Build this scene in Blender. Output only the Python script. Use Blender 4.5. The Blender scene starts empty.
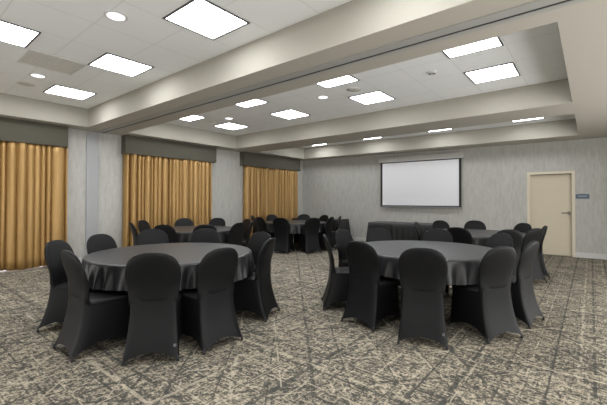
import bpy, bmesh, math, random
from mathutils import Matrix, Vector
random.seed(7)
COL = bpy.context.scene.collection
PI = math.pi

# ------------------------------------------------------------------ materials
def mat(name, color=(0.5, 0.5, 0.5), rough=0.6, metal=0.0, spec=0.5, sheen=0.0, sheen_r=0.4):
    m = bpy.data.materials.new(name); m.use_nodes = True
    b = m.node_tree.nodes['Principled BSDF']
    b.inputs['Base Color'].default_value = (*color, 1)
    b.inputs['Roughness'].default_value = rough
    b.inputs['Metallic'].default_value = metal
    b.inputs['Specular IOR Level'].default_value = spec
    b.inputs['Sheen Weight'].default_value = sheen
    b.inputs['Sheen Roughness'].default_value = sheen_r
    return m, m.node_tree.nodes, m.node_tree.links, b

def N(nodes, kind, **kw):
    n = nodes.new(kind)
    for k, v in kw.items(): setattr(n, k, v)
    return n

def coords(nodes, links, scale=(1, 1, 1), rot=(0, 0, 0), loc=(0, 0, 0)):
    tc = N(nodes, 'ShaderNodeTexCoord'); mp = N(nodes, 'ShaderNodeMapping')
    mp.inputs['Scale'].default_value = scale; mp.inputs['Rotation'].default_value = rot
    mp.inputs['Location'].default_value = loc
    links.new(tc.outputs['Object'], mp.inputs['Vector'])
    return mp.outputs['Vector']

def noise(nodes, links, vec, scale, detail=3, rough=0.5):
    n = N(nodes, 'ShaderNodeTexNoise')
    n.inputs['Scale'].default_value = scale; n.inputs['Detail'].default_value = detail
    n.inputs['Roughness'].default_value = rough
    links.new(vec, n.inputs['Vector'])
    return n.outputs['Fac']

def ramp(nodes, links, fac, stops):
    r = N(nodes, 'ShaderNodeValToRGB')
    els = r.color_ramp.elements
    while len(els) < len(stops): els.new(0.5)
    for e, (p, c) in zip(els, stops):
        e.position = p; e.color = (*c, 1) if len(c) == 3 else c
    links.new(fac, r.inputs['Fac'])
    return r.outputs['Color']

def mix(nodes, links, fac, a, b, mode='MIX'):
    m = N(nodes, 'ShaderNodeMix', data_type='RGBA', blend_type=mode)
    for sock, v in ((m.inputs[0], fac), (m.inputs[6], a), (m.inputs[7], b)):
        if hasattr(v, 'links'): links.new(v, sock)
        elif isinstance(v, (int, float)): sock.default_value = v
        else: sock.default_value = (*v, 1)
    return m.outputs[2]

def math_(nodes, links, op, a, b=None):
    m = N(nodes, 'ShaderNodeMath', operation=op)
    for s, v in zip(m.inputs, (a, b)):
        if v is None: continue
        if hasattr(v, 'links'): links.new(v, s)
        else: s.default_value = v
    return m.outputs[0]

def bump(nodes, links, b, h, strength=0.2, dist=0.01):
    bp = N(nodes, 'ShaderNodeBump'); bp.inputs['Strength'].default_value = strength
    bp.inputs['Distance'].default_value = dist
    links.new(h, bp.inputs['Height']); links.new(bp.outputs['Normal'], b.inputs['Normal'])

def make_carpet():
    m, nd, lk, b = mat('patterned_carpet', rough=0.95, spec=0.1)
    charcoal, grey, tan, cream = (0.055, 0.056, 0.050), (0.115, 0.105, 0.088), (0.260, 0.228, 0.172), (0.50, 0.44, 0.34)
    # brushed fibres: noises stretched along both weave directions
    v1 = coords(nd, lk, scale=(1.0, 2.6, 1)); v2 = coords(nd, lk, scale=(2.6, 1.0, 1), loc=(5, 3, 0))
    n1 = noise(nd, lk, v1, 14.0, 4, 0.7); n2 = noise(nd, lk, v2, 14.0, 4, 0.7)
    s = math_(nd, lk, 'MAXIMUM', n1, n2)
    big = noise(nd, lk, coords(nd, lk), 2.1, 2)
    f = math_(nd, lk, 'ADD', math_(nd, lk, 'MULTIPLY', s, 0.8), math_(nd, lk, 'MULTIPLY', big, 0.12))
    fine = noise(nd, lk, coords(nd, lk), 60, 2)
    f = math_(nd, lk, 'ADD', f, math_(nd, lk, 'MULTIPLY', fine, 0.24))
    base = ramp(nd, lk, f, [(0.535, charcoal), (0.585, grey), (0.625, tan), (0.74, cream)])
    # broken lines that run along, across and at a slant to the weave
    def lines(rot, spacing, width, seed, thr):
        v = coords(nd, lk, rot=(0, 0, rot), loc=(seed, seed * 0.37, 0))
        sx = N(nd, 'ShaderNodeSeparateXYZ'); lk.new(v, sx.inputs[0])
        wob = noise(nd, lk, v, 6.0, 2)
        x = math_(nd, lk, 'ADD', sx.outputs['X'], math_(nd, lk, 'MULTIPLY', wob, 0.02))
        # uneven spacing from a second slow warp
        x = math_(nd, lk, 'ADD', x, math_(nd, lk, 'MULTIPLY', math_(nd, lk, 'SINE', math_(nd, lk, 'MULTIPLY', sx.outputs['X'], 2.3 / spacing)), spacing * 0.22))
        fr = math_(nd, lk, 'PINGPONG', x, spacing)
        ln = math_(nd, lk, 'LESS_THAN', fr, width)
        seg = N(nd, 'ShaderNodeMapping'); seg.inputs['Scale'].default_value = (6.0, 4.2, 1); lk.new(v, seg.inputs[0])
        gate = math_(nd, lk, 'GREATER_THAN', noise(nd, lk, seg.outputs[0], 1.3, 1), thr)
        tex = math_(nd, lk, 'GREATER_THAN', noise(nd, lk, v, 38, 2), 0.36)
        return math_(nd, lk, 'MULTIPLY', math_(nd, lk, 'MULTIPLY', ln, gate), tex)
    c = base
    for rot, sp, w, seed, thr, colr, mx in (
            (0.0, 0.075, 0.006, 31.3, 0.46, charcoal, .55), (PI / 2, 0.085, 0.006, 44.1, 0.46, charcoal, .55),
            (0.0, 0.13, 0.010, 1.3, 0.40, charcoal, .8), (PI / 2, 0.15, 0.010, 4.1, 0.40, charcoal, .8),
            (0.75, 0.15, 0.009, 7.7, 0.42, charcoal, .75), (-0.72, 0.17, 0.009, 2.9, 0.42, charcoal, .75),
            (0.0, 0.16, 0.008, 11.3, 0.49, cream, .5), (PI / 2, 0.15, 0.008, 14.1, 0.49, cream, .5),
            (0.72, 0.23, 0.008, 17.7, 0.51, cream, .5), (-0.80, 0.21, 0.008, 22.9, 0.51, cream, .5)):
        c = mix(nd, lk, math_(nd, lk, 'MULTIPLY', lines(rot, sp, w, seed, thr), mx), c, colr)
    lk.new(c, b.inputs['Base Color'])
    bump(nd, lk, b, fine, 0.25, 0.004)
    return m

def make_wallpaper(name, c1, c2, k=1.0):
    m, nd, lk, b = mat(name, rough=0.85, spec=0.2)
    a = noise(nd, lk, coords(nd, lk, scale=(6, 6, 1.6)), 2.4, 3, 0.6)
    bb = noise(nd, lk, coords(nd, lk, scale=(24, 24, 2.6), loc=(3, 1, 2)), 2.4, 2)
    f = math_(nd, lk, 'ADD', math_(nd, lk, 'MULTIPLY', a, 0.65), math_(nd, lk, 'MULTIPLY', bb, 0.35))
    col = ramp(nd, lk, f, [(0.36, c1), (0.62, c2)])
    lk.new(col, b.inputs['Base Color']); bump(nd, lk, b, bb, 0.12, 0.003)
    return m

def make_tiles():
    m, nd, lk, b = mat('ceiling_tile', rough=0.9, spec=0.2)
    tc = coords(nd, lk, loc=(1.491 + 0.678 * 20, -4.235 + 0.678 * 20, 0))
    sx = N(nd, 'ShaderNodeSeparateXYZ'); lk.new(tc, sx.inputs[0])
    def g(o):
        fr = math_(nd, lk, 'PINGPONG', o, 0.339)
        return math_(nd, lk, 'LESS_THAN', math_(nd, lk, 'MODULO', o, 0.678), 0.016)
    grid = math_(nd, lk, 'MAXIMUM', g(sx.outputs['X']), g(sx.outputs['Y']))
    sp = noise(nd, lk, coords(nd, lk), 220, 2)
    base = ramp(nd, lk, sp, [(0.35, (0.85, 0.865, 0.865)), (0.6, (0.885, 0.90, 0.90))])
    lk.new(mix(nd, lk, math_(nd, lk, 'MULTIPLY', grid, 0.28), base, (0.55, 0.55, 0.54)), b.inputs['Base Color'])
    return m

def make_cloth(name, c, rough, sheen, spec=0.4, weave=420, sheen_r=0.45):
    m, nd, lk, b = mat(name, c, rough, 0, spec, sheen, sheen_r)
    w = noise(nd, lk, coords(nd, lk), weave, 2)
    lk.new(mix(nd, lk, w, tuple(x * 0.85 for x in c), tuple(x * 1.15 for x in c)), b.inputs['Base Color'])
    bump(nd, lk, b, w, 0.08, 0.001)
    return m

def make_satin():
    m, nd, lk, b = mat('gold_satin', rough=0.42, metal=0.38, spec=0.5, sheen=0.0)
    a = noise(nd, lk, coords(nd, lk, scale=(14, 14, 0.4)), 2.0, 2)
    col = ramp(nd, lk, a, [(0.3, (0.33, 0.196, 0.066)), (0.7, (0.41, 0.252, 0.092))])
    lk.new(col, b.inputs['Base Color'])
    return m

def make_diffuser(name, strength, freq=(9.0, 9.0)):
    m = bpy.data.materials.new(name); m.use_nodes = True
    nd, lk = m.node_tree.nodes, m.node_tree.links
    nd.remove(nd['Principled BSDF'])
    e = N(nd, 'ShaderNodeEmission')
    n = noise(nd, lk, coords(nd, lk, scale=(1.2, 3.2, 1)), 5.0, 2)
    col = ramp(nd, lk, n, [(0.35, (0.70, 0.74, 0.80)), (0.6, (1.0, 1.0, 1.0))])
    lk.new(col, e.inputs['Color']); e.inputs['Strength'].default_value = strength
    lk.new(e.outputs[0], nd['Material Output'].inputs['Surface'])
    return m

LIGHT = 10.0
M = {}
M['carpet'] = make_carpet()
M['paper'] = make_wallpaper('grey_wallpaper', (0.390, 0.384, 0.350), (0.465, 0.459, 0.428))
M['tiles'] = make_tiles()
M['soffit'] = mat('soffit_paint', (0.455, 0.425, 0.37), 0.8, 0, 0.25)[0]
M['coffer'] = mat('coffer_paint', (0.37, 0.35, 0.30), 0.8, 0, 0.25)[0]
M['side'] = mat('plain_wall_paint', (0.62, 0.60, 0.55), 0.8, 0, 0.25)[0]
M['base'] = mat('baseboard_paint', (0.55, 0.545, 0.53), 0.5)[0]
M['jamb'] = mat('jamb_laminate', (0.33, 0.333, 0.335), 0.5)[0]
M['door'] = mat('cream_door', (0.56, 0.50, 0.38), 0.5)[0]
M['frame'] = mat('cream_door_frame', (0.62, 0.56, 0.44), 0.5)[0]
M['bronze'] = mat('dark_bronze', (0.20, 0.18, 0.155), 0.38, 0.7)[0]
M['alu'] = mat('track_aluminium', (0.36, 0.36, 0.34), 0.5, 0.0)[0]
M['slot'] = mat('track_slot', (0.02, 0.02, 0.02), 0.7)[0]
M['spandex'] = make_cloth('black_spandex', (0.0055, 0.0057, 0.0063), 0.46, 0.0, 0.17)
M['linen'] = make_cloth('black_tablecloth', (0.0105, 0.011, 0.0125), 0.42, 0.03, 0.55)
M['foot'] = mat('black_rubber', (0.012, 0.012, 0.012), 0.5)[0]
M['legm'] = mat('black_leg_metal', (0.02, 0.02, 0.02), 0.35, 0.6)[0]
M['ply'] = mat('table_laminate', (0.16, 0.13, 0.10), 0.5)[0]
M['satin'] = make_satin()
M['valance'] = make_cloth('olive_grey_valance', (0.092, 0.086, 0.066), 0.8, 0.1, 0.2, 60)
M['screen'] = mat('matte_screen', (0.72, 0.72, 0.74), 0.9, 0, 0.1)[0]
M['black'] = mat('screen_black', (0.012, 0.012, 0.013), 0.6)[0]
M['case'] = mat('screen_case_grey', (0.47, 0.46, 0.44), 0.55)[0]
M['bar'] = mat('screen_bar_grey', (0.22, 0.22, 0.22), 0.5)[0]
M['sign'] = mat('blue_grey_sign', (0.085, 0.115, 0.155), 0.5)[0]
M['signtext'] = mat('pale_sign_strip', (0.21, 0.26, 0.32), 0.5)[0]
M['trimw'] = mat('white_fixture', (0.62, 0.62, 0.61), 0.5)[0]
M['fixture'] = mat('grey_fixture_frame', (0.13, 0.13, 0.13), 0.5, 0.3)[0]
M['grille'] = mat('grey_grille', (0.66, 0.65, 0.62), 0.6)[0]
M['cone'] = mat('speaker_grille', (0.62, 0.61, 0.57), 0.7)[0]
M['winframe'] = mat('white_window_frame', (0.7, 0.7, 0.7), 0.4)[0]
M['patch'] = mat('grey_patch', (0.10, 0.10, 0.11), 0.5)[0]
M['lens'] = make_diffuser('troffer_lens', LIGHT)
M['canlens'] = make_diffuser('downlight_lens', 1.2)
gm = bpy.data.materials.new('window_glass'); gm.use_nodes = True
gb = gm.node_tree.nodes['Principled BSDF']
gb.inputs['Transmission Weight'].default_value = 1.0; gb.inputs['Roughness'].default_value = 0.0
gb.inputs['IOR'].default_value = 1.1
M['glass'] = gm

# ------------------------------------------------------------------ mesh helpers
def box(bm, x0, x1, y0, y1, z0, z1, mi=0):
    v = [bm.verts.new(p) for p in ((x0, y0, z0), (x1, y0, z0), (x1, y1, z0), (x0, y1, z0),
                                   (x0, y0, z1), (x1, y0, z1), (x1, y1, z1), (x0, y1, z1))]
    for f in ((3, 2, 1, 0), (4, 5, 6, 7), (0, 1, 5, 4), (1, 2, 6, 5), (2, 3, 7, 6), (3, 0, 4, 7)):
        bm.faces.new([v[i] for i in f]).material_index = mi

def prism(bm, poly, z0, z1):
    a = [bm.verts.new((x, y, z0)) for x, y in poly]; b = [bm.verts.new((x, y, z1)) for x, y in poly]
    bm.faces.new(a[::-1]); bm.faces.new(b)
    n = len(poly)
    for i in range(n): bm.faces.new([a[i], a[(i + 1) % n], b[(i + 1) % n], b[i]])

def cyl(bm, c, r0, r1, z0, z1, n=24):
    a = [bm.verts.new((c[0] + r0 * math.cos(2 * PI * i / n), c[1] + r0 * math.sin(2 * PI * i / n), z0)) for i in range(n)]
    b = [bm.verts.new((c[0] + r1 * math.cos(2 * PI * i / n), c[1] + r1 * math.sin(2 * PI * i / n), z1)) for i in range(n)]
    bm.faces.new(a[::-1]); bm.faces.new(b)
    for i in range(n): bm.faces.new([a[i], a[(i + 1) % n], b[(i + 1) % n], b[i]])

def ringfaces(bm, rows, close=True):
    for a, b in zip(rows[:-1], rows[1:]):
        n = len(a)
        for i in range(n if close else n - 1):
            bm.faces.new([a[i], a[(i + 1) % n], b[(i + 1) % n], b[i]])

def lathe(bm, prof, c=(0, 0), n=32):
    rows = [[bm.verts.new((c[0] + r * math.cos(2 * PI * i / n), c[1] + r * math.sin(2 * PI * i / n), z)) for i in range(n)] for r, z in prof]
    ringfaces(bm, rows)
    bm.faces.new(rows[0][::-1]); bm.faces.new(rows[-1])

def bev(bm, w=0.004, seg=2):
    bmesh.ops.bevel(bm, geom=list(bm.edges), offset=w, segments=seg, affect='EDGES', profile=0.5)

def mesh(name, bm, mats, smooth=False, angle=None):
    bmesh.ops.recalc_face_normals(bm, faces=bm.faces)
    me = bpy.data.meshes.new(name); bm.to_mesh(me); bm.free()
    for m in (mats if isinstance(mats, (list, tuple)) else [mats]): me.materials.append(m)
    if smooth:
        for p in me.polygons: p.use_smooth = True
        if angle: me.set_sharp_from_angle(angle=angle)
    return me

def obj(name, bm, mats, parent=None, smooth=False, angle=None, mtx=None):
    me = mesh(name, bm, mats, smooth, angle) if isinstance(bm, bmesh.types.BMesh) else bm
    if mtx is not None: me.transform(mtx)
    o = bpy.data.objects.new(name, me); COL.objects.link(o)
    if parent: o.parent = parent
    return o

def tag(o, label, cat, group=None):
    o['label'] = label; o['category'] = cat
    if group: o['group'] = group
    return o

def struct(name, bm, mats, **k):
    o = obj(name, bm, mats, **k); o['kind'] = 'structure'; return o

def thing(name, label, cat, loc=(0, 0, 0), rz=0, group=None):
    o = bpy.data.objects.new(name, None); COL.objects.link(o)
    o.empty_display_size = 0.1
    o.location = loc; o.rotation_euler = (0, 0, rz)
    return tag(o, label, cat, group)

def dup(root, loc, rz, label, group=None):
    r = root.copy(); COL.objects.link(r); r.location = loc; r.rotation_euler = (0, 0, rz)
    r['label'] = label
    if group: r['group'] = group
    for ch in list(root.children):
        c = ch.copy(); COL.objects.link(c); c.parent = r
        for g in ch.children:
            d = g.copy(); COL.objects.link(d); d.parent = c
    return r

# ------------------------------------------------------------------ room dimensions
W, E_, F_ = -8.705, 2.0, -1.6           # left wall, right wall, wall behind the camera
YB, TH = 10.643, 0.061                  # far wall at X = -9 and its slant
S, T = 2.94, 3.328                      # soffit and tile heights
def yb(x): return YB + TH * (x + 9)
al = math.atan(TH)
BACK = Matrix.Translation((-9, YB, 0)) @ Matrix.Rotation(al, 4, 'Z')   # local x along the wall, -y into the room
def u(x): return (x + 9) / math.cos(al)

bm = bmesh.new(); prism(bm, [(W - .3, F_ - .2), (E_ + .2, F_ - .2), (E_ + .2, yb(E_) + .3), (W - .3, yb(W) + .3)], -0.1, 0)
struct('floor', bm, M['carpet'])

# ceiling: three recesses of lay-in tile above a painted soffit
G, K, HX = -8.233, -8.262, -0.216
C1 = (K, HX, -0.55, 2.91); C2 = (G, HX, 3.709, 6.907)
c3n = 7.819
def c3f(x): return 10.115 + 0.0305 * (x + 9)
bm = bmesh.new()
for (x0, x1, y0, y1) in (C1, C2): box(bm, x0 - .02, x1 + .02, y0 - .02, y1 + .02, T, T + .05)
prism(bm, [(G - .02, c3n - .02), (HX + .02, c3n - .02), (HX + .02, c3f(HX) + .02), (G - .02, c3f(G) + .02)], T, T + .05)
struct('ceiling', bm, M['tiles'])
# painted soffit with the upright sides of the recesses (solid strips between the recesses)
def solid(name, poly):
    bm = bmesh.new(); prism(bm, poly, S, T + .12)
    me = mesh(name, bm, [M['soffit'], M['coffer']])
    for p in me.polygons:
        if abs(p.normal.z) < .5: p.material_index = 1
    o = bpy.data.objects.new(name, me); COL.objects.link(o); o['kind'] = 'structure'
bx1 = E_ + .1
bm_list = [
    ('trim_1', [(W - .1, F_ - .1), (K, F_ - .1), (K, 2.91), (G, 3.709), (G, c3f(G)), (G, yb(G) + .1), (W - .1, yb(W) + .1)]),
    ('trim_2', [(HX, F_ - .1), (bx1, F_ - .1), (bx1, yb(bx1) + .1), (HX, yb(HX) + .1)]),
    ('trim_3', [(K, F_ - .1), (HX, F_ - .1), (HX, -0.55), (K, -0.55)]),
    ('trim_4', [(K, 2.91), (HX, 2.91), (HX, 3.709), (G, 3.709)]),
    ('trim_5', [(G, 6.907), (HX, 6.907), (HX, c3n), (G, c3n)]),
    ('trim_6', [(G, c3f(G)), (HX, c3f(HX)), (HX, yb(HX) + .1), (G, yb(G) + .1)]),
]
for n, p in bm_list: solid(n, p)

# left wall with three window openings hidden behind the draperies
WIN = [(-0.1, 2.35), (4.05, 6.05), (7.75, 9.95)]
bm = bmesh.new()
ys = [F_ - .2]
for a, b_ in WIN: ys += [a, b_]
ys.append(yb(W) + .2)
for i in range(0, len(ys), 2): box(bm, W - .2, W, ys[i], ys[i + 1], 0, T + .1)
for a, b_ in WIN: box(bm, W - .2, W, a, b_, 2.42, T + .1)
struct('wall_left', bm, M['paper'])
for i, (a, b_) in enumerate(WIN):
    w = bmesh.new()
    for y0, y1 in ((a, a + .06), (b_ - .06, b_), ((a + b_) / 2 - .03, (a + b_) / 2 + .03)): box(w, W - .16, W - .08, y0, y1, 0.0, 2.42)
    box(w, W - .16, W - .08, a + .06, b_ - .06, 0, .02); box(w, W - .16, W - .08, a + .06, b_ - .06, 2.36, 2.42)
    fo = struct('window_%d' % (i + 1), w, M['winframe'])
    g = bmesh.new(); box(g, W - .125, W - .115, a + .06, b_ - .06, .02, 2.36)
    obj('pane', g, M['glass'], fo)
bm = bmesh.new(); box(bm, W - .35, W - .2, F_ - .2, yb(W) + .2, -.1, -.02)   # paving strip outside
struct('ground', bm, M['side'])
# far wall with the door opening
DX0, DX1, DZ = -1.276, -0.359, 2.115
bm = bmesh.new()
box(bm, u(W - .15), u(DX0), 0, .2, 0, T + .1); box(bm, u(DX1), u(E_ + .2), 0, .2, 0, T + .1); box(bm, u(DX0), u(DX1), 0, .2, DZ, T + .1)
box(bm, u(DX0), u(DX1), .16, .2, 0, DZ)  # unseen backing added behind the door to block outside light
struct('wall_back', bm, M['paper'], mtx=BACK)
# unseen right and front walls; wide openings added so outside light brightens the ceiling
RO = (-1.4, 8.8, .05, 2.6); FO = (-8.0, 1.5, .05, .95)
bm = bmesh.new(); y1 = yb(E_) + .2
box(bm, E_, E_ + .2, F_ - .2, RO[0], 0, T + .1); box(bm, E_, E_ + .2, RO[1], y1, 0, T + .1)
box(bm, E_, E_ + .2, RO[0], RO[1], 0, RO[2]); box(bm, E_, E_ + .2, RO[0], RO[1], RO[3], T + .1)
struct('wall_right', bm, M['side'])
bm = bmesh.new()
box(bm, W, FO[0], F_ - .2, F_, 0, T + .1); box(bm, FO[1], E_, F_ - .2, F_, 0, T + .1)
box(bm, FO[0], FO[1], F_ - .2, F_, 0, FO[2]); box(bm, FO[0], FO[1], F_ - .2, F_, FO[3], T + .1)
struct('wall_front', bm, M['side'])
def portal(loc, rot, sx_, sy):
    l = bpy.data.lights.new('daylight_portal', 'AREA'); l.shape = 'RECTANGLE'; l.size = sx_; l.size_y = sy
    l.cycles.is_portal = True
    o = bpy.data.objects.new('daylight_portal', l); COL.objects.link(o); o.location = loc; o.rotation_euler = rot
portal((E_ + .1, (RO[0] + RO[1]) / 2, (RO[2] + RO[3]) / 2), (PI / 2, 0, PI / 2), RO[1] - RO[0], RO[3] - RO[2])
portal(((FO[0] + FO[1]) / 2, F_ - .1, (FO[2] + FO[3]) / 2), (PI / 2, 0, PI), FO[1] - FO[0], FO[3] - FO[2])

# baseboards
bm = bmesh.new(); box(bm, u(W), u(DX0 - .05), -.016, 0, 0, .125); box(bm, u(DX1 + .05), u(E_), -.016, 0, 0, .125)
struct('baseboard_back', bm, M['base'], mtx=BACK)
bm = bmesh.new()
for y0, y1 in ((F_, WIN[0][0]), (WIN[0][1], 3.02), (3.30, WIN[1][0]), (WIN[1][1], WIN[2][0]), (WIN[2][1], yb(W) - .02)): box(bm, W, W + .016, y0, y1, 0, .125)
struct('baseboard_left', bm, M['base'])
bm = bmesh.new(); box(bm, E_ - .016, E_, F_, yb(E_), 0, .125); struct('baseboard_right', bm, M['base'])
bm = bmesh.new(); box(bm, W, E_, F_, F_ + .016, 0, .125); struct('baseboard_front', bm, M['base'])

# door
bm = bmesh.new(); box(bm, u(DX0) + .004, u(DX1) - .004, .085, .13, .008, DZ - .03)
d = struct('door_1', bm, M['door'], mtx=BACK)
bm = bmesh.new()
for x0, x1 in ((u(DX0) - .05, u(DX0) + .012), (u(DX1) - .012, u(DX1) + .05)): box(bm, x0, x1, -.018, .18, 0, DZ + .05)
box(bm, u(DX0) + .012, u(DX1) - .012, -.018, .18, DZ - .012, DZ + .05)
obj('door_frame', bm, M['frame'], d, mtx=BACK)
bm = bmesh.new(); hx = u(DX1) - .075
R90 = Matrix.Rotation(PI / 2, 4, 'X')
cyl(bm, (0, 0), .042, .036, 0, .02); cyl(bm, (0, 0), .012, .012, .016, .062, 12)
bmesh.ops.transform(bm, matrix=Matrix.Translation((hx, .085, 1.10)) @ R90, verts=bm.verts)
b2 = bmesh.new(); box(b2, hx - .15, hx + .016, .008, .032, 1.082, 1.114); bev(b2, .005)
me_tmp = bpy.data.meshes.new('t'); b2.to_mesh(me_tmp); b2.free(); bm.from_mesh(me_tmp)
obj('door_handle', bm, M['bronze'], d, mtx=BACK)

# sign beside the door
t = thing('door_sign', 'small blue-grey plaque on the wall beside the cream door', 'sign', BACK @ Vector((u(-.165), 0, 1.52)), al)
bm = bmesh.new(); n = 12
top = [(-.135 + .27 * i / n, .052 + .012 * math.sin(PI * i / n)) for i in range(n + 1)]
pts = [(-.135, -.058), (.135, -.058)] + top[::-1]
va = [bm.verts.new((x, -.001, z)) for x, z in pts]; vb = [bm.verts.new((x, -.012, z)) for x, z in pts]
bm.faces.new(va); bm.faces.new(vb[::-1])
for i in range(len(pts)): bm.faces.new([va[i], va[(i + 1) % len(pts)], vb[(i + 1) % len(pts)], vb[i]])
obj('plate', bm, M['sign'], t)
bm = bmesh.new(); box(bm, -.085, .085, -.015, -.0122, -.012, .022); obj('lettering_strip', bm, M['signtext'], t)

# projection screen
sx0, sx1, sz0, sz1, off = u(-5.45), u(-2.94), 1.222, 2.655, -.10
t = thing('projection_screen', 'white pull-down projection screen with black borders on the far wall', 'projection screen', (0, 0, 0))
t.matrix_world = BACK @ Matrix.Translation(((sx0 + sx1) / 2, off, sz0))
hw = (sx1 - sx0) / 2; hh = sz1 - sz0
bm = bmesh.new(); box(bm, -hw + .07, hw - .07, -.001, .001, .03, hh - .028); obj('screen_fabric', bm, M['screen'], t)
bm = bmesh.new()
box(bm, -hw, -hw + .07, -.0015, .0015, 0, hh); box(bm, hw - .07, hw, -.0015, .0015, 0, hh)
box(bm, -hw + .07, hw - .07, -.0015, .0015, 0, .03); box(bm, -hw + .07, hw - .07, -.0015, .0015, hh - .028, hh)
obj('border', bm, M['black'], t)
bm = bmesh.new(); box(bm, -hw - .02, hw + .02, -.014, .014, -.035, -.001); bev(bm, .005); obj('bottom_bar', bm, M['bar'], t)
bm = bmesh.new(); box(bm, -hw - .06, hw + .06, -.05, .095, hh, hh + .17); bev(bm, .012); obj('case', bm, M['case'], t)

# folding-wall track in the beam and its wall jamb
t = thing('partition_track', 'long grey metal track with a dark slot running along the ceiling beam', 'track', (-3.9, 3.345, S))
L0, L1 = W + 3.9 + .003, E_ + 3.9 - .003
bm = bmesh.new(); box(bm, L0, L1, -.135, -.012, -.010, -.001); obj('flange', bm, M['alu'], t)
bm = bmesh.new(); box(bm, L0, L1,   .026, .085, -.012, -.001); obj('flange', bm, M['alu'], t)
bm = bmesh.new(); box(bm, L0, L1, -.012, .026, -.005, -.001); obj('slot', bm, M['slot'], t)
t = thing('partition_jamb', 'smooth grey vertical wall jamb between the first two draped windows', 'wall jamb', (W, 3.16, 0))
bm = bmesh.new(); box(bm, .001, .035, -.125, .125, .002, S - .025); bev(bm, .004); obj('panel', bm, M['jamb'], t)

# ------------------------------------------------------------------ draperies and valances
def drapery(name, label, y0, y1, seed, x=W + .112, z0=.035, z1=2.56):
    rnd = random.Random(seed); bm = bmesh.new()
    pos, yv = [], y0
    while yv < y1:
        pos.append((yv, rnd.uniform(.7, 1.05))); yv += rnd.choice((.08, .10, .12, .15, .20)) * rnd.uniform(.9, 1.1)
    nz = 14; ny = int((y1 - y0) / .011)
    ph = rnd.uniform(0, 6)
    rows = []
    for k in range(nz + 1):
        tz = k / nz; z = z0 + (z1 - z0) * tz; row = []
        for i in range(ny + 1):
            y = y0 + (y1 - y0) * i / ny
            # phase follows the irregular pleat positions
            j = max(q for q in range(len(pos)) if pos[q][0] <= y + 1e-9)
            a = pos[j][0]; b_ = pos[j + 1][0] if j + 1 < len(pos) else a + .13
            f = (y - a) / (b_ - a)
            drift = .22 * math.sin(2.0 * tz + pos[j][1] * 9) * (1 - tz)
            amp = (.062 + .010 * (1 - tz)) * pos[j][1]
            w = 2 * abs(math.sin(PI * f)) ** 1.2 - 1
            xx = x + amp * 1.15 * w * min(1.25, (b_ - a) / .12) + .010 * math.sin(y * 31 + ph + tz * 3) * (1 - tz)
            yy = y - (.19 + .09 * math.sin(pos[j][1] * 40)) * (b_ - a) * math.sin(2 * PI * f) + .03 * drift * math.sin(PI * f) ** 2
            row.append(bm.verts.new((xx - W, yy - (y0 + y1) / 2, z + (.008 * math.sin(y * 9) if k == 0 else 0))))
        rows.append(row)
    ringfaces(bm, rows, close=False)
    o = obj(name, bm, M['satin'], smooth=True)
    o.location = (W, (y0 + y1) / 2, 0)
    md = o.modifiers.new('solid', 'SOLIDIFY'); md.thickness = .003
    return o
GR = 'gold satin drapery panels along the window wall'
tag(drapery('drapery', '', -.30, 2.63, 3, z0=.06), 'gold satin drapery nearest the camera at the left edge', 'curtain', GR)
tag(drapery('drapery', '', 3.81, 5.145, 5), 'gold drapery panel nearest the grey jamb at the middle window', 'curtain', GR)
tag(drapery('drapery', '', 5.12, 6.27, 8), 'right-hand gold drapery panel at the middle window', 'curtain', GR)
tag(drapery('drapery', '', 7.58, 8.975, 11), 'left-hand gold drapery panel at the farthest window', 'curtain', GR)
tag(drapery('drapery', '', 8.95, 10.2, 14), 'gold drapery panel nearest the far corner of the room', 'curtain', GR)

def valance(y0, y1, label):
    t = thing('valance', label, 'valance', (W, (y0 + y1) / 2, 2.5), 0, 'padded grey valances above the windows')
    h = (y1 - y0) / 2; z1 = S - 2.5 - .006
    bm = bmesh.new(); d = .215
    box(bm, d - .03, d, -h, h, 0, z1); bev(bm, .008)
    obj('front_board', bm, M['valance'], t, smooth=True, angle=.6)
    for s in (-1, 1):
        bm = bmesh.new(); a, b_ = sorted((s * h, s * (h - .03))); box(bm, .001, d - .03, a, b_, 0, z1); obj('end_board', bm, M['valance'], t)
    bm = bmesh.new(); box(bm, d, d + .007, -h + .004, h - .004, .012, .03); bev(bm, .003); obj('piping', bm, M['valance'], t)
valance(-.40, 2.62, 'padded grey-olive valance over the drapery nearest the camera')
valance(3.79, 6.40, 'padded grey-olive valance over the middle window drapery')
valance(7.46, 10.24, 'padded grey-olive valance over the farthest window drapery')

# ------------------------------------------------------------------ ceiling fixtures
hs = .325
bm = bmesh.new()
for a in (-1, 1):
    x0, x1 = sorted((a * hs, a * (hs - .022))); box(bm, x0, x1, -hs, hs, -.012, -.001)
    box(bm, -hs + .022, hs - .022, x0, x1, -.012, -.001)
FR = mesh('troffer_frame', bm, M['fixture'])
bm = bmesh.new(); box(bm, -hs + .022, hs - .022, -hs + .022, hs - .022, -.006, -.001)
LE = mesh('troffer_lens', bm, M['lens'])
rows = [('front recess', 2.26), ('front recess', .905), ('middle recess', 4.60), ('middle recess', 5.93), ('far recess', 9.53)]
LX = [-7.26, -5.22, -3.18, -1.15]
colw = ['nearest the window wall', 'second from the window wall', 'third from the window wall', 'farthest from the window wall']
rown = {2.26: 'front recess beside the beam', .905: 'front recess above the camera side', 4.60: 'middle recess near row',
        5.93: 'middle recess far row', 9.53: 'narrow far recess'}
first = None
for y in (2.26, .905, 4.60, 5.93, 9.53):
    for i, x in enumerate(LX):
        lab = 'lit ceiling panel %s, %s' % (colw[i], rown[y])
        if first is None:
            first = thing('ceiling_light', lab, 'ceiling light', (x, y, T), 0, 'square ceiling lights')
            obj('frame', FR, None, first); obj('diffuser', LE, None, first)
        else: dup(first, (x, y, T), 0, lab)

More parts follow.
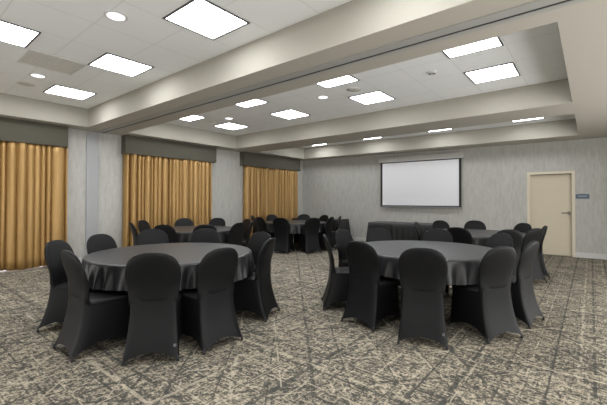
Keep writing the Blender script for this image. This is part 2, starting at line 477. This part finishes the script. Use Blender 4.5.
def canlight(x, y, lab):
    t = thing('downlight', lab, 'downlight', (x, y, T), 0, 'round downlights')
    bm = bmesh.new(); lathe(bm, [(.112, -.001), (.112, -.006), (.096, -.012), (.088, -.008), (.088, -.001)]); obj('trim_ring', bm, M['trimw'], t, smooth=True, angle=.7)
    bm = bmesh.new(); cyl(bm, (0, 0), .086, .086, -.006, -.001, 28); obj('lens', bm, M['canlens'], t)
canlight(-3.854, 1.612, 'round white downlight in the front recess near the top edge')
canlight(-6.652, 1.633, 'round white downlight beside the square return grille')
canlight(-6.6, 5.324, 'small round downlight in the middle recess toward the windows')
canlight(-3.864, 5.315, 'small round downlight in the centre of the middle recess')
def spk(x, y, lab):
    t = thing('ceiling_speaker', lab, 'speaker', (x, y, T), 0, 'round ceiling speakers')
    bm = bmesh.new(); lathe(bm, [(.125, -.001), (.125, -.005), (.112, -.010), (.110, -.001)]); obj('ring', bm, M['grille'], t, smooth=True, angle=.7)
    bm = bmesh.new(); lathe(bm, [(.109, -.001), (.109, -.006), (.05, -.010), (.01, -.010)]); obj('mesh_grille', bm, M['cone'], t, smooth=True)
spk(-7.299, 1.629, 'round grey ceiling speaker in the front recess')
spk(-7.223, 5.331, 'round grey ceiling speaker in the middle recess toward the windows')
spk(-3.188, 5.285, 'round grey ceiling speaker between the lights of the middle recess')
t = thing('smoke_detector', 'small round white detector on the middle recess tiles', 'smoke detector', (-1.837, 5.296, T))
bm = bmesh.new(); lathe(bm, [(.075, -.001), (.075, -.012), (.05, -.03), (.02, -.034)]); obj('housing', bm, M['trimw'], t, smooth=True, angle=.7)
bm = bmesh.new(); lathe(bm, [(.052, -.0285), (.047, -.0325), (.043, -.033)]); obj('sensor_ring', bm, M['fixture'], t)
t = thing('return_grille', 'square grey air return grille between lights in front recess', 'vent', (-5.89, 1.61, T))
bm = bmesh.new(); box(bm, -.33, .33, -.33, .33, -.003, -.001); obj('backing', bm, M['grille'], t)
for a in (-1, 1):
    bm = bmesh.new(); x0, x1 = sorted((a * .33, a * .31)); box(bm, x0, x1, -.33, .33, -.009, -.003); obj('frame_bar', bm, M['grille'], t)
    bm = bmesh.new(); box(bm, -.31, .31, x0, x1, -.009, -.003); obj('frame_bar', bm, M['grille'], t)
bm = bmesh.new()
for i in range(20): box(bm, -.31, .31, -.3 + i * .031, -.294 + i * .031, -.008, -.003)
o = obj('slats', bm, M['grille'], t)

# ------------------------------------------------------------------ covered banquet chair (origin under the top of the back, faces +y)
def y_rear(z): return .108 * math.sin(PI / 2 * min(1.0, max(0.0, .945 - z) / .46)) ** 1.15
bm = bmesh.new(); rows = []
def back_ring(z, w, th, yc):
    r = []
    for i in range(28):
        a = 2 * PI * i / 28; c, s = math.cos(a), math.sin(a)
        g = min(1.0, max(0.0, (z - .46) / .22)); g = g * g * (3 - 2 * g)
        r.append(bm.verts.new((w * math.copysign(abs(c) ** (.45 + .30 * g), c), yc + th * math.copysign(abs(s) ** (.40 + .30 * g), s) + g * .018 * (c * c) * (1 if th > .02 else .6), z)))
    return r
for k in range(9):
    z = .43 + .29 * k / 8; tt = k / 8
    w = .201 + .034 * (tt ** 1.3); th = .028 - .003 * tt
    rows.append(back_ring(z, w - (.012 if z < .45 else 0), th, y_rear(z) + th + max(0, .50 - z) * .45))
for k in range(1, 13):
    p = PI / 2 * k / 12.6; n_ = 2.6
    z = .72 + .225 * math.sin(p) ** (2 / n_); w = .235 * math.cos(p) ** (2 / n_)
    th = .025 * max(.28, math.cos(p) ** .5)
    rows.append(back_ring(z, w, th, y_rear(z) + .025))
ringfaces(bm, rows); bm.faces.new(rows[0][::-1]); bm.faces.new(rows[-1])
BACKM = mesh('backrest', bm, M['spandex'], smooth=True)

US = [0, .035, .09, .18, .3, .42, .5, .58, .7, .82, .91, .965]
def skirt_pt(side, uu, s):
    ry = -.008 + .116 * (1 - (1 - s) ** 2.3); rx = .240 - .044 * (1 - (1 - s) ** 1.7)
    fy = .560 - .020 * (1 - (1 - s) ** 1.6); fx = .232 - .027 * (1 - (1 - s) ** 1.6)
    cor = [(-rx, ry), (rx, ry), (fx, fy), (-fx, fy)]
    a, b_ = cor[side], cor[(side + 1) % 4]
    x = a[0] + (b_[0] - a[0]) * uu; y = a[1] + (b_[1] - a[1]) * uu
    dep = .030 * (1 - s) ** 1.6 * math.sin(PI * uu)
    nx, ny = [(0, 1), (-1, 0), (0, -1), (1, 0)][side]
    x += nx * dep; y += ny * dep
    e = min(uu, 1 - uu)
    if e < .1:      # soften the corner
        k = .010 * (1 - e / .1); x -= math.copysign(k, x); y += k if side == 0 or (side in (1, 3) and ((side == 1) == (uu < .5))) else -k
    zl = .006 + (.080 if side in (0, 2) else .10) * (math.sin(PI * uu) ** .75 if 0 < uu < 1 else 0)
    rear = 1.0 if side == 0 else (max(0, 1 - uu / .12) if side == 1 else (max(0, 1 - (1 - uu) / .12) if side == 3 else 0))
    return (x, y, zl + s * (.452 + .10 * rear - zl))
bm = bmesh.new(); rows = []
for k in range(11):
    s = k / 10
    rows.append([bm.verts.new(skirt_pt(sd, uu, s)) for sd in range(4) for uu in US])
ringfaces(bm, rows)
SKIRT = mesh('skirt', bm, M['spandex'], smooth=True)
bm = bmesh.new(); rows = []
for zz, k in ((.440, 1.0), (.452, 1.012), (.464, 1.008), (.474, .965), (.479, .88), (.482, .6), (.483, .25)):
    row = []
    for sd in range(4):
        for uu in US:
            x, y, _ = skirt_pt(sd, uu, 1.0); cy = .345
            y = max(y, .135) if y < .3 else y
            x = math.copysign(min(abs(x) if y > .3 else max(abs(x), .196), .24), x)
            row.append(bm.verts.new((x * k, cy + (y - cy) * k, zz + .008 * (1 - abs(x) / .25) * (y > .2) * (zz > .46))))
    rows.append(row)
ringfaces(bm, rows); bm.faces.new(rows[-1])
SEAT = mesh('seat', bm, M['spandex'], smooth=True)
FEET = []
for sx_, yy in ((-.221, .015), (.221, .015), (.214, .540), (-.214, .540)):
    bm = bmesh.new(); lathe(bm, [(.012, 0.0), (.013, .006), (.010, .03), (.006, .05)], (sx_, yy), 12)
    FEET.append(mesh('foot', bm, M['foot'], smooth=True, angle=.8))

TABLES = {'1': (-3.99, 2.37), '2': (-1.735, 4.70), '3': (-6.86, 4.58), '4': (-6.82, 7.96), '5': (-1.80, 7.70)}
CH = {
 '1': [((-4.702, 1.300), 'far-left covered chair at the near left table, in front of the gold drapery', -16),
       ((-3.695, 1.100), 'leftmost foreground black covered chair seen edge-on, its side and seat showing', -12),
       ((-5.122, 1.925), 'black covered chair at the near left table, in front of the grey wall jamb', 0),
       ((-5.40, 2.83), 'left one of the two chairs behind the near left table', 0),
       ((-4.85, 3.47), 'right one of the two chairs behind the near left table', 0),
       ((-3.70, 3.645), 'rear chair at the right side of the near left table, inner face lit', 12),
       ((-2.98, 3.10), 'side-on chair at the right side of the near left table, beside the open aisle', -13),
       ((-2.708, 2.15), 'black covered chair turned slightly, right of the foreground table leg', 9),
       ((-2.925, 1.53), 'front centre black covered chair of the near left table, back to camera', 0)],
 '2': [((-2.80, 3.84), 'thin edge-on chair at the left side of the near right table', 0),
       ((-3.12, 4.75), 'covered chair just left of the near right table, between it and aisle', 0),
       ((-2.03, 3.43), 'large chair at the front left of the near right table, back turned', 5),
       ((-2.85, 5.48), 'chair behind the near right table, before the left end of draped buffet', 0),
       ((-1.95, 5.91), 'lighter grey chair behind the near right table, below the screen corner', 0),
       ((-.957, 5.73), 'chair at the rear right of the near right table, inner face lit', 0),
       ((-.47, 4.80), 'side-on chair at the right end of the near right table', -16),
       ((-.66, 4.03), 'large black chair at the front right of the near right table', 0),
       ((-1.262, 3.36), 'front centre chair of the near right table, back straight to camera', 0)],
 '3': [((-7.195, 3.296), 'thin edge-on chair at the left end of the middle window table', 0),
       ((-7.95, 3.90), 'chair facing us at the left end of the middle window table', 0),
       ((-7.99, 5.02), 'chair behind the middle window table, against the gold drapery', 0),
       ((-7.49, 5.72), 'chair behind the middle window table, before the bare wall strip', 0),
       ((-6.148, 3.42), 'dark chair at the front left of the middle window table', 0),
       ((-5.58, 3.97), 'dark chair at the front right of the middle window table', 0),
       ((-5.555, 4.804), 'large dark chair at the right end of the middle window table', 0),
       ((-5.888, 5.473), 'narrow side-on chair with lit edge right of the middle window table', 0),
       ((-6.50, 5.88), 'small chair half hidden behind the right end of middle window table', 0)],
 '4': [((-7.94, 7.257), 'tall thin edge-on chair at the left of the farthest round table', 0),
       ((-7.05, 6.70), 'dark chair at the front left of the farthest round table', 0),
       ((-8.06, 8.224), 'chair behind the farthest round table, against the last drapery', 0),
       ((-7.362, 9.10), 'chair behind the farthest round table, under the room corner', 0),
       ((-6.532, 9.15), 'small chair behind the farthest round table, before the draped table', 0),
       ((-6.33, 6.80), 'chair with back to camera at the front of the farthest round table', 0),
       ((-5.68, 7.43), 'chair at the front right of the farthest round table, beside the aisle', 0),
       ((-5.60, 8.20), 'dark chair at the right end of the farthest round table', 0),
       ((-5.75, 8.86), 'edge-on chair at the rear right of the farthest round table', 0)],
 '5': [((-2.985, 7.474), 'narrow side-on chair at the left of the table before the door', 0),
       ((-2.78, 8.45), 'round-topped chair in front of the screen corner, behind the far right table', 0),
       ((-2.12, 8.98), 'chair behind the far right table, in front of the blank wall', 0),
       ((-1.06, 8.66), 'chair behind the far right table, left of the cream door', 0),
       ((-.686, 7.10), 'dark chair right of the far right table, back towards the camera', 0),
       ((-.624, 7.975), 'side-on chair in front of the cream door', 0),
       ((-1.806, 6.40), 'dark chair at the front left of the far right table', 0),
       ((-1.00, 6.48), 'wide dark chair at the front right of the far right table', 0)],
}
GN = {'1': 'chairs around the near left table', '2': 'chairs around the near right table', '3': 'chairs around the middle window table',
      '4': 'chairs around the farthest round table', '5': 'chairs around the far right table'}
proto = None
rr = random.Random(4)
for k, lst in CH.items():
    cx, cy = TABLES[k]
    for (x, y), lab, turn in lst:
        rz = math.atan2(cy - y, cx - x) - PI / 2 + math.radians(turn)
        if proto is None:
            proto = thing('banquet_chair', lab, 'chair', (x, y, 0), rz, GN[k])
            obj('backrest', BACKM, None, proto); obj('seat', SEAT, None, proto); obj('skirt', SKIRT, None, proto)
            for f in FEET: obj('foot', f, None, proto)
            c = proto
        else: c = dup(proto, (x, y, 0), rz, lab, GN[k])
        if 'front centre' in lab:
            bm = bmesh.new(); box(bm, .180, .203, .036, .047, .115, .138)  # sewn fabric tag, low at the rear of the cover
            p = obj('fabric_tag', bm, M['patch'], c); p['label'] = 'small grey patch'

# ------------------------------------------------------------------ round tables and cloths
TL = {'1': 'round banquet table nearest the camera on the left, under a black cloth',
      '2': 'large round banquet table in the right foreground, under a black cloth',
      '3': 'round banquet table before the middle window drapery',
      '4': 'round banquet table farthest away, near the room corner',
      '5': 'round banquet table far right, in front of the cream door'}
CL = {'1': 'black cloth draped over the round table nearest the camera on the left',
      '2': 'black cloth draped over the large round table in the right foreground',
      '3': 'black cloth on the round table before the middle window drapery',
      '4': 'black cloth on the round table nearest the room corner',
      '5': 'black cloth on the round table in front of the cream door'}
def round_cloth(seed, folds, R=.952, top=.7665, bot=.516):
    rnd = random.Random(seed); bm = bmesh.new(); n = folds * 10
    am = [rnd.uniform(.5, 1.15) for _ in range(folds + 1)]; am[folds] = am[0]
    wob = [rnd.uniform(-.25, .25) for _ in range(folds + 1)]; wob[folds] = wob[0]
    rows = []
    prof = [(.25, top, 0), (.6, top, 0), (.85, top, 0), (.915, top, 0), (R - .014, top - .002, 0), (R - .004, top - .009, .02), (R, top - .022, .06)]
    for j in range(1, 9): tt = j / 8; prof.append((R + .012 * tt, top - .022 - (top - .022 - bot) * tt, .06 + .94 * tt))
    for r, z, w in prof:
        row = []
        for i in range(n):
            a = 2 * PI * i / n; q = i / 10; j = int(q); f = q - j
            A = am[j] * (1 - f) + am[j + 1] * f; P_ = wob[j] * (1 - f) + wob[j + 1] * f
            wv = math.cos(2 * PI * (q + P_ * w))
            dr = .034 * w * A * math.copysign(abs(wv) ** .8, wv)
            zz = z + (.014 * w * (math.sin(a * 3 + seed) + .5 * wv) if w > .1 else 0)
            row.append(bm.verts.new(((r + dr) * math.cos(a), (r + dr) * math.sin(a), zz)))
        rows.append(row)
    ringfaces(bm, rows); bm.faces.new(rows[0][::-1])
    return bm
def leg_mesh(x, y):
    bm = bmesh.new(); cyl(bm, (x, y), .015, .015, .012, .738, 14); cyl(bm, (x, y), .019, .017, 0, .03, 14)
    return mesh('leg', bm, M['legm'], smooth=True, angle=.8)
tp = None
for k, (cx, cy) in TABLES.items():
    if tp is None:
        tp = thing('round_table', TL[k], 'table', (cx, cy, 0), 0, 'round banquet tables')
        bm = bmesh.new(); lathe(bm, [(.90, .738), (.912, .742), (.912, .758), (.905, .761)], n=64); obj('tabletop', bm, M['ply'], tp, smooth=True, angle=.6)
        for i in range(4):
            a = math.radians(-25 + 90 * i); obj('leg', leg_mesh(.84 * math.cos(a), .84 * math.sin(a)), None, tp)
        for i in (0, 2):
            a = math.radians(-25 + 90 * i); a2 = math.radians(-25 + 90 * (i + 1))
            p0 = Vector((.84 * math.cos(a), .84 * math.sin(a), .705)); p1 = Vector((.84 * math.cos(a2), .84 * math.sin(a2), .705))
            L = (p1 - p0).length - .03; bm = bmesh.new(); cyl(bm, (0, 0), .011, .011, -L / 2, L / 2, 10)
            q = (p1 - p0).to_track_quat('Z', 'Y').to_matrix().to_4x4()
            obj('leg_brace', bm, M['legm'], tp, smooth=True, angle=.8, mtx=Matrix.Translation((p0 + p1) / 2) @ q)
    else:
        dup(tp, (cx, cy, 0), {'2': .5, '3': .2, '4': .2, '5': .9}[k], TL[k])
    o = obj('tablecloth', round_cloth(int(k) * 3 + 1, {'1': 42, '2': 26, '3': 30, '4': 26, '5': 28}[k]), M['linen'], smooth=True)
    o.location = (cx, cy, 0)
    tag(o, CL[k], 'tablecloth', 'black cloths on the round tables')

# ------------------------------------------------------------------ long draped tables by the far wall
def long_table(cx, cy, rz, L, D, tlab, clab, h=.76, seed=1):
    t = thing('folding_table', tlab, 'table', (cx, cy, 0), rz, 'long tables by the far wall')
    bm = bmesh.new(); box(bm, -L / 2, L / 2, -D / 2, D / 2, h - .035, h - .006); bev(bm, .005); obj('tabletop', bm, M['ply'], t)
    for sx_ in (-1, 1):
        for sy in (-1, 1):
            bm = bmesh.new(); cyl(bm, (sx_ * (L / 2 - .2), sy * (D / 2 - .1)), .014, .014, 0, h - .035, 12); obj('leg', bm, M['legm'], t, smooth=True, angle=.8)
    rnd = random.Random(seed); bm = bmesh.new(); a, b_ = L / 2 + .012, D / 2 + .012
    # perimeter samples
    per = []
    def seg(p, q, n):
        for i in range(n): per.append((p[0] + (q[0] - p[0]) * i / n, p[1] + (q[1] - p[1]) * i / n, i / n, n))
    seg((-a, -b_), (a, -b_), 90); seg((a, -b_), (a, b_), 40); seg((a, b_), (-a, b_), 90); seg((-a, b_), (-a, -b_), 40)
    rows = []
    for kk, (ins, z, w) in enumerate([(.03, h + .001, 0), (.006, h, 0), (0, h - .008, 0), (-.002, h - .1, .15), (-.004, h - .3, .45), (-.006, h - .5, .75), (-.008, .03, 1)]):
        row = []
        for i, (x, y, f, n) in enumerate(per):
            d_ = 1 - ins / max(a, b_)
            nx = (1 if x > a - 1e-6 else -1 if x < -a + 1e-6 else 0); ny = (1 if y > b_ - 1e-6 else -1 if y < -b_ + 1e-6 else 0)
            wv = .014 * w * math.sin(i * .83 + seed) + .010 * w * math.sin(i * .37 + 2 * seed)
            cf = max(0, 1 - min(f, 1 - f) * n / 7.0)
            out = -ins + wv + .055 * w * cf
            if cf > 0 and nx == 0: nx_ = math.copysign(cf * .6, x)
            else: nx_ = nx
            if cf > 0 and ny == 0: ny_ = math.copysign(cf * .6, y)
            else: ny_ = ny
            row.append(bm.verts.new((x + nx_ * out, y + ny_ * out, z)))
        rows.append(row)
    ringfaces(bm, rows); bm.faces.new(rows[0][::-1])
    o = obj('tablecloth', bm, M['linen'], smooth=True, angle=1.0); o.location = (cx, cy, 0); o.rotation_euler = (0, 0, rz)
    tag(o, clab, 'tablecloth', 'black floor-length cloths by the far wall')
long_table(-4.19, 9.79, al, 1.90, .76, 'long buffet table hidden under black cloth below the projection screen',
           'floor-length black cloth over the long table below the projection screen', seed=3)
long_table(-7.50, 10.15, al, 1.86, .76, 'long table hidden under black cloth in the far left corner',
           'floor-length black cloth over the long table in the far left corner', seed=6)

# ------------------------------------------------------------------ daylight outside, camera, view
wd = bpy.data.worlds.new('World'); bpy.context.scene.world = wd; wd.use_nodes = True
bg = wd.node_tree.nodes['Background']; bg.inputs['Color'].default_value = (1.0, 0.99, 0.97, 1); bg.inputs['Strength'].default_value = 2.05

f, yaw, pitch, roll, cxp, cyp = 353.375, math.radians(39.136), math.radians(.68), math.radians(.166), 303.5, 196.237
Fw = Vector((-math.sin(yaw) * math.cos(pitch), math.cos(yaw) * math.cos(pitch), math.sin(pitch)))
Rt = Vector((math.cos(yaw), math.sin(yaw), 0)); Up = Rt.cross(Fw)
R2 = Rt * math.cos(roll) + Up * math.sin(roll); U2 = Up * math.cos(roll) - Rt * math.sin(roll)
cam = bpy.data.cameras.new('Camera'); co = bpy.data.objects.new('Camera', cam); COL.objects.link(co)
cam.sensor_width = 36; cam.lens = f / 607 * 36; cam.shift_y = (cyp - 202.5) / 607; cam.clip_start = .05
mw = Matrix.Identity(4)
for i in range(3):
    mw[i][0] = R2[i]; mw[i][1] = U2[i]; mw[i][2] = -Fw[i]
mw[0][3], mw[1][3], mw[2][3] = 0, 0, 1.4
co.matrix_world = mw
sc = bpy.context.scene; sc.camera = co
sc.view_settings.view_transform = 'Standard'; sc.view_settings.look = 'None'
sc.view_settings.exposure = 1.0; sc.view_settings.gamma = 1; sc.view_settings.use_curve_mapping = False
sc.cycles.max_bounces = 10; sc.cycles.diffuse_bounces = 7
